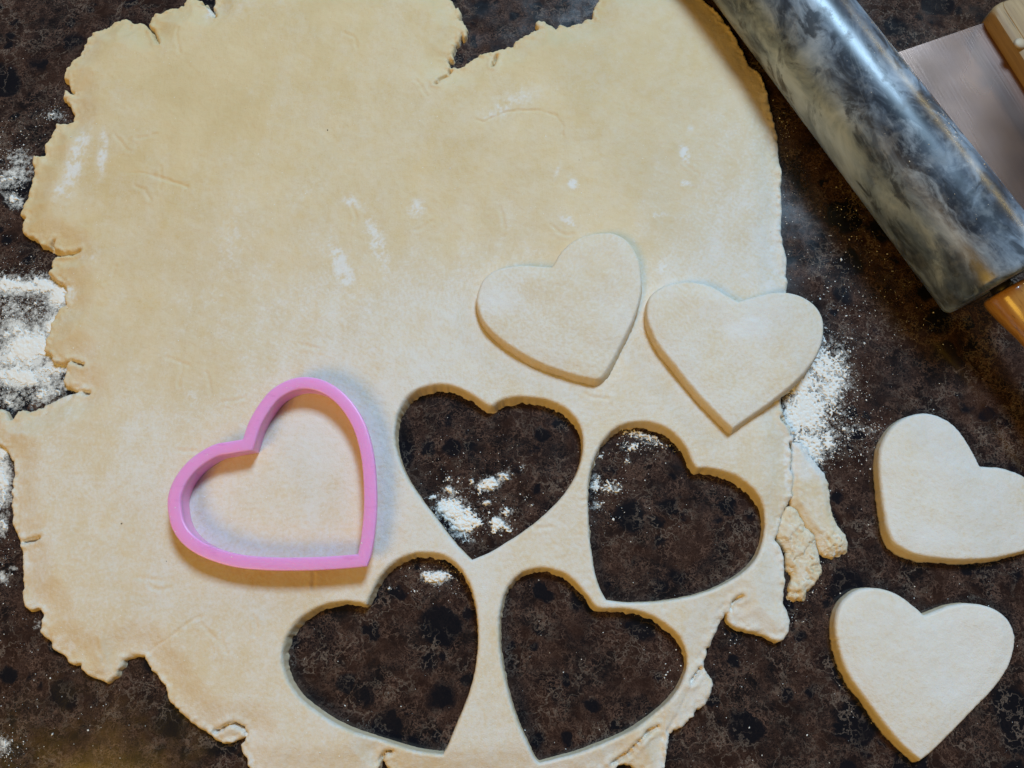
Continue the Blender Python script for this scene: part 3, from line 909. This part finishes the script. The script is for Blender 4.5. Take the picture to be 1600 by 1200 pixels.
# blade: local y from 0 to -118, local x from 12 (inside handle) to -60, sloping down to the counter
bm = bmesh.new()
pts = []
for x in (14, -58):
    for y in (0, -118):
        zc = 2.2 + (x / 58.0) * 1.5
        for dz in (-0.45, 0.45):
            pts.append(bm.verts.new((x * MM, y * MM, (zc + dz) * MM)))
f = lambda *i: bm.faces.new([pts[k] for k in i])
f(0, 1, 3, 2); f(4, 6, 7, 5); f(0, 4, 5, 1); f(2, 3, 7, 6); f(1, 5, 7, 3); f(0, 2, 6, 4)
bmesh.ops.recalc_face_normals(bm, faces=bm.faces[:])
bmesh.ops.bevel(bm, geom=bm.edges[:], offset=0.18 * MM, segments=2, affect='EDGES')
me = bpy.data.meshes.new('blade'); bm.to_mesh(me); bm.free()
link('blade', me, M['steel'], scr)
# handle: cross-section (x, z) swept along y with a rounded end
cs = [(0.0, 1.2), (0.0, 13.0), (0.5, 15.0), (1.8, 16.1), (3.4, 16.4), (5.0, 16.4), (5.25, 16.0), (5.6, 16.0), (5.85, 16.45), (16, 16.9), (26.15, 16.45), (26.4, 16.0), (26.75, 16.0), (27, 16.4),
      (28.6, 16.4), (30.2, 16.1), (31.5, 15.0), (32, 13.0), (32, 1.2), (31, .1), (1, .1)]
cs = np.array(cs)
ys = [3.6, 3.4, 2.8, 1.6, 0, -4]
ins = [7.5, 5.2, 3.0, 1.3, 0.4, 0]
ysl = ys + [-114, -118, -119.6, -120.8, -121.4, -121.6]
insl = ins + ins[::-1]
V = []; Fs = []
for y, q in zip(ysl, insl):
    kx = (16 - q) / 16.0; kz = (8.3 - q * 0.28) / 8.3
    V.append(np.column_stack([(16 + (cs[:, 0] - 16) * kx) * MM, np.full(len(cs), y * MM), (8.3 + (cs[:, 1] - 8.3) * kz) * 0.66 * MM]))
n = len(cs); i = np.arange(n); j = (i + 1) % n
for k in range(len(ysl) - 1):
    Fs.append(np.stack([k * n + i, k * n + j, (k + 1) * n + j, (k + 1) * n + i], 1))
me = mesh_np('handle', np.concatenate(V), Fs, True)
bm = bmesh.new(); bm.from_mesh(me)
bm.verts.ensure_lookup_table()
bm.faces.new([bm.verts[k] for k in range(n)]); bm.faces.new([bm.verts[(len(ysl) - 1) * n + k] for k in range(n)])
bmesh.ops.recalc_face_normals(bm, faces=bm.faces[:]); bm.to_mesh(me); bm.free()
me.set_sharp_from_angle(angle=math.radians(38))
hnd = link('handle', me, M['beech'], scr)
rx, ry = un(1594, 68, 11.2 * MM)
loc = np.array([rx - sx, ry - sy])
# into the scraper's own frame
lx = loc @ (-bdv); ly = -(loc @ hd)
rme = None
for y in (ly, ly - 47 * MM, ly - 94 * MM):
    pr = [(0.0 * MM, 3.0 * MM), (0.55 * MM, 2.9 * MM), (0.95 * MM, 2.3 * MM), (1.2 * MM, 1.2 * MM), (1.25 * MM, 1e-7)]
    o = lathe('rivet', pr, M['rivet'], hnd, 24)
    o.location = (lx, y, 10.95 * MM)


# ------------------------------------------------------------------ flour
def flour_patch(name, blobs, x0, y0, x1, y1, hpx, thr, nscale, zmax, label, seed, lump=0.55, finea=0.5):
    """irregular speckled film of flour: grid cells kept where mask + noise passes a threshold. blobs in photograph pixels"""
    us = np.arange(x0, x1, hpx); vs = np.arange(y0, y1, hpx)
    U, Vv = np.meshgrid(us, vs)
    m = np.zeros_like(U)
    for (cx, cy, rx, ry, dg, st) in blobs:
        c = math.cos(math.radians(dg)); sn = math.sin(math.radians(dg))
        a = ((U - cx) * c + (Vv - cy) * sn) / rx; b = (-(U - cx) * sn + (Vv - cy) * c) / ry
        m = np.maximum(m, st * np.exp(-0.7 * (a * a + b * b)))
    nz = fbm(U / nscale, Vv / nscale, seed, 4, .6)
    nf = fbm(U / 3.0, Vv / 3.0, seed + 9, 2, .6)
    fv = m + (nz - .5) * lump * 2 * (m > .03) + (nf - .5) * finea * 2 - thr - 1.2 * (m < .05)
    ok = fv > 0
    q = ok[:-1, :-1] & ok[1:, :-1] & ok[:-1, 1:] & ok[1:, 1:]
    used = np.zeros_like(ok)
    for a in (slice(None, -1), slice(1, None)):
        for b in (slice(None, -1), slice(1, None)):
            used[a, b] |= q
    if not used.any():
        return
    z = np.where(fv > 0, 1 - np.exp(-np.maximum(fv, 0) * 3.0), 0) * zmax * (0.75 + 0.5 * nf) + 0.06 * MM
    x, y = un(U, Vv, 0.0)
    x = x + (vnoise(U / 2, Vv / 2, seed + 3) - .5) * PX * hpx; y = y + (vnoise(U / 2, Vv / 2, seed + 4) - .5) * PX * hpx
    idx = -np.ones(ok.shape, int); idx[used] = np.arange(used.sum())
    jj, ii = np.nonzero(q)
    Q = np.stack([idx[jj, ii], idx[jj + 1, ii], idx[jj + 1, ii + 1], idx[jj, ii + 1]], 1)
    V = np.stack([x[used], y[used], z[used]], 1)
    nv = len(V)
    E = np.concatenate([Q[:, [0, 1]], Q[:, [1, 2]], Q[:, [2, 3]], Q[:, [3, 0]]])
    key = np.minimum(E[:, 0], E[:, 1]) * nv + np.maximum(E[:, 0], E[:, 1])
    _, inv, cnt = np.unique(key, return_inverse=True, return_counts=True)
    BE = E[cnt[inv] == 1]
    bv = np.unique(BE); rank = -np.ones(nv, int); rank[bv] = nv + np.arange(len(bv))
    V = np.concatenate([V, V[bv] * [1, 1, 0] + [0, 0, 0.01 * MM]])
    W = np.stack([BE[:, 1], BE[:, 0], rank[BE[:, 0]], rank[BE[:, 1]]], 1)
    org = np.array([V[:, 0].mean(), V[:, 1].mean(), 0])
    me = mesh_np(name, V - org, [Q, W])
    o = link(name, me, M['flour'], None, org)
    tag(o, label, 'flour', kind='stuff')
    return o


def mat_film():
    g = NT('flour_film')
    f = g.attr('flour')
    n = g.ramp(g.noise(520 / K, 6, 0.72), [(0.28, 0.0), (0.72, 1.0)])
    al = g.math('MULTIPLY', g.math('SUBTRACT', g.math('MULTIPLY', f, 1.7), n), 1.6, True)
    al = g.math('MULTIPLY', al, 0.88)
    g.put(g.b, 'Alpha', al)
    return g.set(base=(0.84, 0.835, 0.81), rough=0.95, spec=0.1)


M['film'] = mat_film()


def flour_film(name, blobs, x0, y0, x1, y1, label, seed, gain=1.0):
    """thin smeared dust lying on the counter"""
    hp = 3.0
    U, Vv = np.meshgrid(np.arange(x0, x1, hp), np.arange(y0, y1, hp))
    m = np.zeros_like(U)
    for (cx, cy, rx, ry, dg, st) in blobs:
        c = math.cos(math.radians(dg)); sn = math.sin(math.radians(dg))
        a = ((U - cx) * c + (Vv - cy) * sn) / (rx * 1.25); b = (-(U - cx) * sn + (Vv - cy) * c) / (ry * 1.3)
        m = np.maximum(m, st * np.exp(-0.7 * (a * a + b * b)))
    m = np.clip(m * gain * (0.45 + 1.0 * fbm(U / 24, Vv / 24, seed, 4, .6)), 0, 1)
    keep = m > 0.04
    q = keep[:-1, :-1] | keep[1:, :-1] | keep[:-1, 1:] | keep[1:, 1:]
    used = np.zeros_like(keep)
    for a in (slice(None, -1), slice(1, None)):
        for b in (slice(None, -1), slice(1, None)):
            used[a, b] |= q
    x, y = un(U, Vv, 0.0)
    idx = -np.ones(keep.shape, int); idx[used] = np.arange(used.sum())
    jj, ii = np.nonzero(q)
    Q = np.stack([idx[jj, ii], idx[jj + 1, ii], idx[jj + 1, ii + 1], idx[jj, ii + 1]], 1)
    V = np.stack([x[used], y[used], np.full(used.sum(), 0.05 * MM)], 1)
    org = np.array([V[:, 0].mean(), V[:, 1].mean(), 0])
    me = mesh_np(name, V - org, [Q])
    at = me.attributes.new('flour', 'FLOAT', 'POINT'); at.data.foreach_set('value', m[used].astype(np.float32))
    return tag(link(name, me, M['film'], None, org), label, 'flour', kind='stuff')


OCT = np.array([(1, 0, 0), (-1, 0, 0), (0, 1, 0), (0, -1, 0), (0, 0, 1), (0, 0, -.6)], float)
OF = np.array([(0, 2, 4), (2, 1, 4), (1, 3, 4), (3, 0, 4), (2, 0, 5), (1, 2, 5), (3, 1, 5), (0, 3, 5)])


def grains(name, u, v, size, zf, label, cat='flour', mat='flour'):
    """many tiny irregular grains; u, v photograph pixels; size in photograph pixels (radius)"""
    n = len(u)
    z0 = zf(u, v)
    x, y = un(u, v, z0)
    s = size * PX
    a = RNG.uniform(0, 6.28, n)
    V = OCT[None] * RNG.uniform(.55, 1.35, (n, 6, 1)) * s[:, None, None] * np.array([1, 1, .6])
    V[:, :, 0] *= RNG.uniform(.6, 1.5, (n, 1))
    X = V[:, :, 0] * np.cos(a)[:, None] - V[:, :, 1] * np.sin(a)[:, None] + x[:, None]
    Y = V[:, :, 0] * np.sin(a)[:, None] + V[:, :, 1] * np.cos(a)[:, None] + y[:, None]
    Z = V[:, :, 2] + (z0 + 0.3 * s)[:, None]
    P = np.stack([X, Y, Z], 2).reshape(-1, 3)
    Fc = (OF[None] + 6 * np.arange(n)[:, None, None]).reshape(-1, 3)
    org = np.array([P[:, 0].mean(), P[:, 1].mean(), 0])
    me = mesh_np(name, P - org, [Fc], False)
    o = link(name, me, M[mat], None, org)
    tag(o, label, cat, kind='stuff')
    return o


# pixel-space masks of the sheet, to know where counter shows
MG = 2.0
mS = sdf_grid([np.array(OUT, float)] + [spline(h, c) for h, c in HOLES], -60, -60, 860, 660, MG, 30)


def on_counter(u, v, d=3):
    return bil(mS, -60, -60, MG, np.asarray(u, float), np.asarray(v, float)) > d


LEFT = [(50, 447, 75, 15, 3, .95), (92, 462, 16, 22, 0, 1.1), (45, 545, 45, 26, -25, 1.15), (85, 512, 18, 28, 20, 1.0), (20, 515, 30, 20, 0, .8), (25, 588, 70, 16, 8, 1.0),
        (85, 575, 26, 12, -20, .95), (15, 625, 22, 14, 20, .62), (70, 612, 40, 16, -15, .72), (110, 606, 14, 5, 10, .9), (30, 490, 60, 28, 0, .52), (15, 280, 36, 14, -20, .72), (35, 255, 30, 18, 30, .50),
        (20, 310, 18, 10, 30, .8), (4, 750, 13, 45, 0, .95), (2, 705, 14, 14, 0, .9), (4, 820, 8, 18, 0, .8), (5, 903, 10, 9, 0, .75), (20, 888, 8, 4, 0, .6), (88, 180, 20, 8, 10, .55),
        (6, 1165, 12, 12, 0, .72), (58, 975, 6, 10, 0, .6)]
flour_patch('spilled_flour', LEFT, -40, 150, 130, 1200, 1.15, 0.70, 9, 0.5 * MM, 'wide patch of white flour spilled along the torn rim of the dough sheet', 5, .42, .32)
RIGHT = [(1262, 640, 34, 45, 10, 1.15), (1298, 600, 26, 52, 12, .92), (1285, 575, 25, 35, 0, .95), (1240, 655, 20, 30, 0, 1.2), (1262, 700, 26, 28, 0, 1.05), (1290, 690, 26, 26, 0, .72), (1330, 670, 40, 8, 5, .55),
         (1255, 600, 26, 20, -35, 1.2), (1318, 560, 12, 22, 20, .55), (1258, 722, 16, 12, 0, 1.0)]
flour_patch('spilled_flour', RIGHT, 1200, 500, 1400, 760, 1.0, 0.60, 8, 0.55 * MM, 'heap of white flour spilled under the overhanging dough heart', 15, .34, .6)
CL1 = [(708, 800, 26, 18, 25, 1.1), (720, 815, 22, 20, 0, 1.05), (742, 812, 14, 12, 0, .72), (764, 757, 18, 9, -15, 1.0), (785, 745, 16, 9, -20, .66), (778, 818, 15, 9, 10, .95), (790, 800, 12, 7, 0, .72),
       (702, 766, 9, 6, 10, .85), (675, 777, 8, 5, 0, .7), (795, 826, 10, 6, 0, .75), (735, 845, 14, 8, 0, .5), (770, 830, 26, 12, 0, .42), (745, 765, 40, 22, 0, .36), (815, 730, 10, 8, 0, .45), (738, 752, 5, 4, 0, .7),
       (760, 786, 6, 4, 0, .8), (702, 748, 10, 5, -20, .6), (832, 790, 5, 4, 0, .6)]
flour_patch('flour_clump', CL1, 640, 690, 880, 880, 0.9, 0.52, 7, 1.6 * MM, 'cracked white flour clumps inside the heart hole with most flour', 25, .50, .25)
CL2 = [(930, 757, 7, 12, 10, .95), (950, 760, 12, 9, 0, .75), (965, 762, 7, 9, 20, .6), (932, 790, 10, 7, -20, .65), (1005, 682, 34, 7, 14, .72), (985, 698, 16, 8, 0, .66), (1020, 694, 24, 6, 10, .55), (980, 720, 6, 6, 0, .6),
       (938, 715, 4, 4, 0, .6)]
flour_patch('flour_clump', CL2, 915, 655, 1060, 820, 0.9, 0.52, 6, 1.1 * MM, 'scattered flour crumbs along the rim of a heart hole beside the overhanging heart', 35, .5, .5)
CL3 = [(682, 902, 19, 8, -5, 1.1), (668, 899, 10, 7, 0, .9), (607, 920, 6, 6, 0, .6), (712, 905, 12, 6, 10, .4)]
flour_patch('flour_clump', CL3, 590, 875, 740, 950, 0.9, 0.52, 6, 1.4 * MM, 'single white flour clump inside the heart hole below the cookie cutter', 45, .35, .3)


flour_film('flour_film', LEFT, -40, 150, 135, 1200, 'thin smeared flour dust on the counter along the torn rim of the sheet', 3, .80)
flour_film('flour_film', RIGHT, 1200, 500, 1420, 760, 'thin flour dust on the counter around the heap under the overhanging heart', 4, .6)
flour_film('flour_film', CL1 + CL2 + CL3, 590, 640, 1070, 950, 'thin flour dust on the counter inside the heart holes', 6, .6)
# loose grains on the counter
def cloud(cx, cy, rx, ry, n):
    return cx + RNG.normal(0, rx, n), cy + RNG.normal(0, ry, n)


us, vs = [], []
for (cx, cy, rx, ry, n) in [(40, 270, 45, 40, 700), (50, 460, 55, 35, 900), (40, 520, 45, 45, 900), (50, 600, 50, 30, 800), (10, 800, 20, 70, 260), (90, 180, 20, 14, 90), (10, 1170, 18, 20, 120),
                            (1300, 620, 28, 60, 900), (1320, 680, 40, 25, 420), (1270, 480, 40, 45, 160), (1350, 430, 50, 60, 150), (1235, 330, 16, 60, 70), (1370, 500, 60, 50, 120),
                            (740, 790, 60, 45, 330), (950, 765, 25, 25, 110), (1000, 690, 30, 14, 120), (685, 905, 35, 16, 90), (1045, 1050, 10, 10, 14), (1540, 535, 30, 10, 60), (1270, 900, 20, 30, 60),
                            (40, 960, 40, 60, 60), (110, 1130, 70, 60, 60), (1150, 1030, 50, 60, 40), (1240, 960, 20, 20, 40), (1330, 340, 20, 20, 40), (1220, 200, 10, 30, 60)]:
    a, b = cloud(cx, cy, rx, ry, n); us.append(a); vs.append(b)
us.append(RNG.uniform(-20, 1620, 900)); vs.append(RNG.uniform(-20, 1220, 900))
us = np.concatenate(us); vs = np.concatenate(vs)
sz = np.clip(RNG.lognormal(-0.75, 0.5, len(us)), .22, 2.2)
k = on_counter(us, vs, 2) | (us < 0) | (us > 1600)
xx, yy = un(us, vs, 0)
k &= pin_under(xx, yy) > 6 * MM
grains('flour_grains', us[k], vs[k], sz[k], lambda u, v: np.full(len(u), 0.02 * MM), 'fine white flour grains scattered over the dark counter')

# grains on the sheet
S_ALL = mS
us = np.concatenate([RNG.uniform(60, 1220, 4200)] + [cloud(x, y, r, r2, n)[0] for x, y, r, r2, n in [(0, 0, 1, 1, 1)]])
vs = np.concatenate([RNG.uniform(20, 1190, 4200), [0]])
for (cx, cy, rx, ry, n) in [(120, 260, 20, 40, 120), (1070, 240, 12, 30, 30), (890, 290, 16, 12, 24), (540, 430, 20, 50, 60), (660, 330, 16, 14, 40), (1210, 400, 10, 50, 70), (1050, 420, 60, 30, 50), (860, 345, 50, 12, 30),
                            (1240, 720, 8, 40, 60), (100, 460, 10, 20, 40)]:
    a = RNG.normal(cx, rx, n); b = RNG.normal(cy, ry, n)
    us = np.concatenate([us, a]); vs = np.concatenate([vs, b])
k = bil(mS, -60, -60, MG, us, vs) < -9
us, vs = us[k], vs[k]
x, y = un(us, vs, T)


def on_sheet(u, v):
    x, y = un(u, v, T)
    return dough_z(x, y, np.full(len(u), -9 * MM)) - 0.05 * MM


grains('flour_specks', us, vs, np.clip(RNG.lognormal(-1.0, 0.45, len(us)), .2, 1.5), on_sheet, 'tiny flour specks dusted over the rolled dough sheet')

# flecks on the marble and crumbs by the torn rim
n = 170
t = np.concatenate([RNG.uniform(-150, 12, 90), RNG.normal(-50, 9, 80)]) * MM
ph = np.concatenate([RNG.uniform(.5, 2.3, 90), RNG.normal(1.15, .12, 80)])
side = np.array([-PIN_D[1], PIN_D[0]])
cx = PIN_P[0] + PIN_D[0] * t + side[0] * PIN_R * np.cos(math.pi - ph) * -1
cy = PIN_P[1] + PIN_D[1] * t + side[1] * PIN_R * np.cos(math.pi - ph) * -1
cz = PIN_R + PIN_R * np.sin(ph)
s = np.clip(RNG.lognormal(-0.6, .45, n), .3, 1.8) * PX
V = OCT[None] * RNG.uniform(.5, 1.4, (n, 6, 1)) * s[:, None, None] + np.stack([cx, cy, cz], 1)[:, None, :]
Fc = (OF[None] + 6 * np.arange(n)[:, None, None]).reshape(-1, 3)
me = mesh_np('flour_flecks', V.reshape(-1, 3), [Fc], False)
tag(link('flour_flecks', me, M['flour']), 'white flour flecks stuck to the marble rolling pin', 'flour', kind='stuff')

sp = NT('dark_speck'); M['speck'] = sp.set(base=(0.06, 0.035, 0.02), rough=0.7)
du = np.array([190, 260, 512, 512, 688, 1214, 1286, 650, 420, 760, 1060, 330, 905]); dv = np.array([818, 877, 203, 204, 119, 545, 430, 350, 150, 530, 130, 520, 250.])
k = bil(mS, -60, -60, MG, du.astype(float), dv) < -9
grains('dark_specks', du[k].astype(float), dv[k], np.array([1.3, .9, 1.1, .8, 1.0, .9, .8, .6, .5, .6, .6, .5, .7])[k], on_sheet, 'few tiny dark specks stuck on the rolled dough sheet', 'specks', 'speck')

# flour stuck to the cutter's rim
ii = RNG.integers(0, len(cl), 70)
q = RNG.uniform(.1, .9, 70)[:, None]
pp = cl[ii] + (inset(cl, RW)[ii] - cl[ii]) * q
s_ = np.clip(RNG.lognormal(-0.9, .45, 70), .25, 1.3) * PX
V = OCT[None] * RNG.uniform(.5, 1.4, (70, 6, 1)) * s_[:, None, None] * np.array([1, 1, .5]) + np.column_stack([pp, np.full(70, T + CH + 0.08 * MM)])[:, None, :]
me = mesh_np('flour_flecks', V.reshape(-1, 3), [(OF[None] + 6 * np.arange(70)[:, None, None]).reshape(-1, 3)], False)
tag(link('flour_flecks', me, M['flour']), 'white flour flecks stuck to the pink cutter rim', 'flour', kind='stuff')
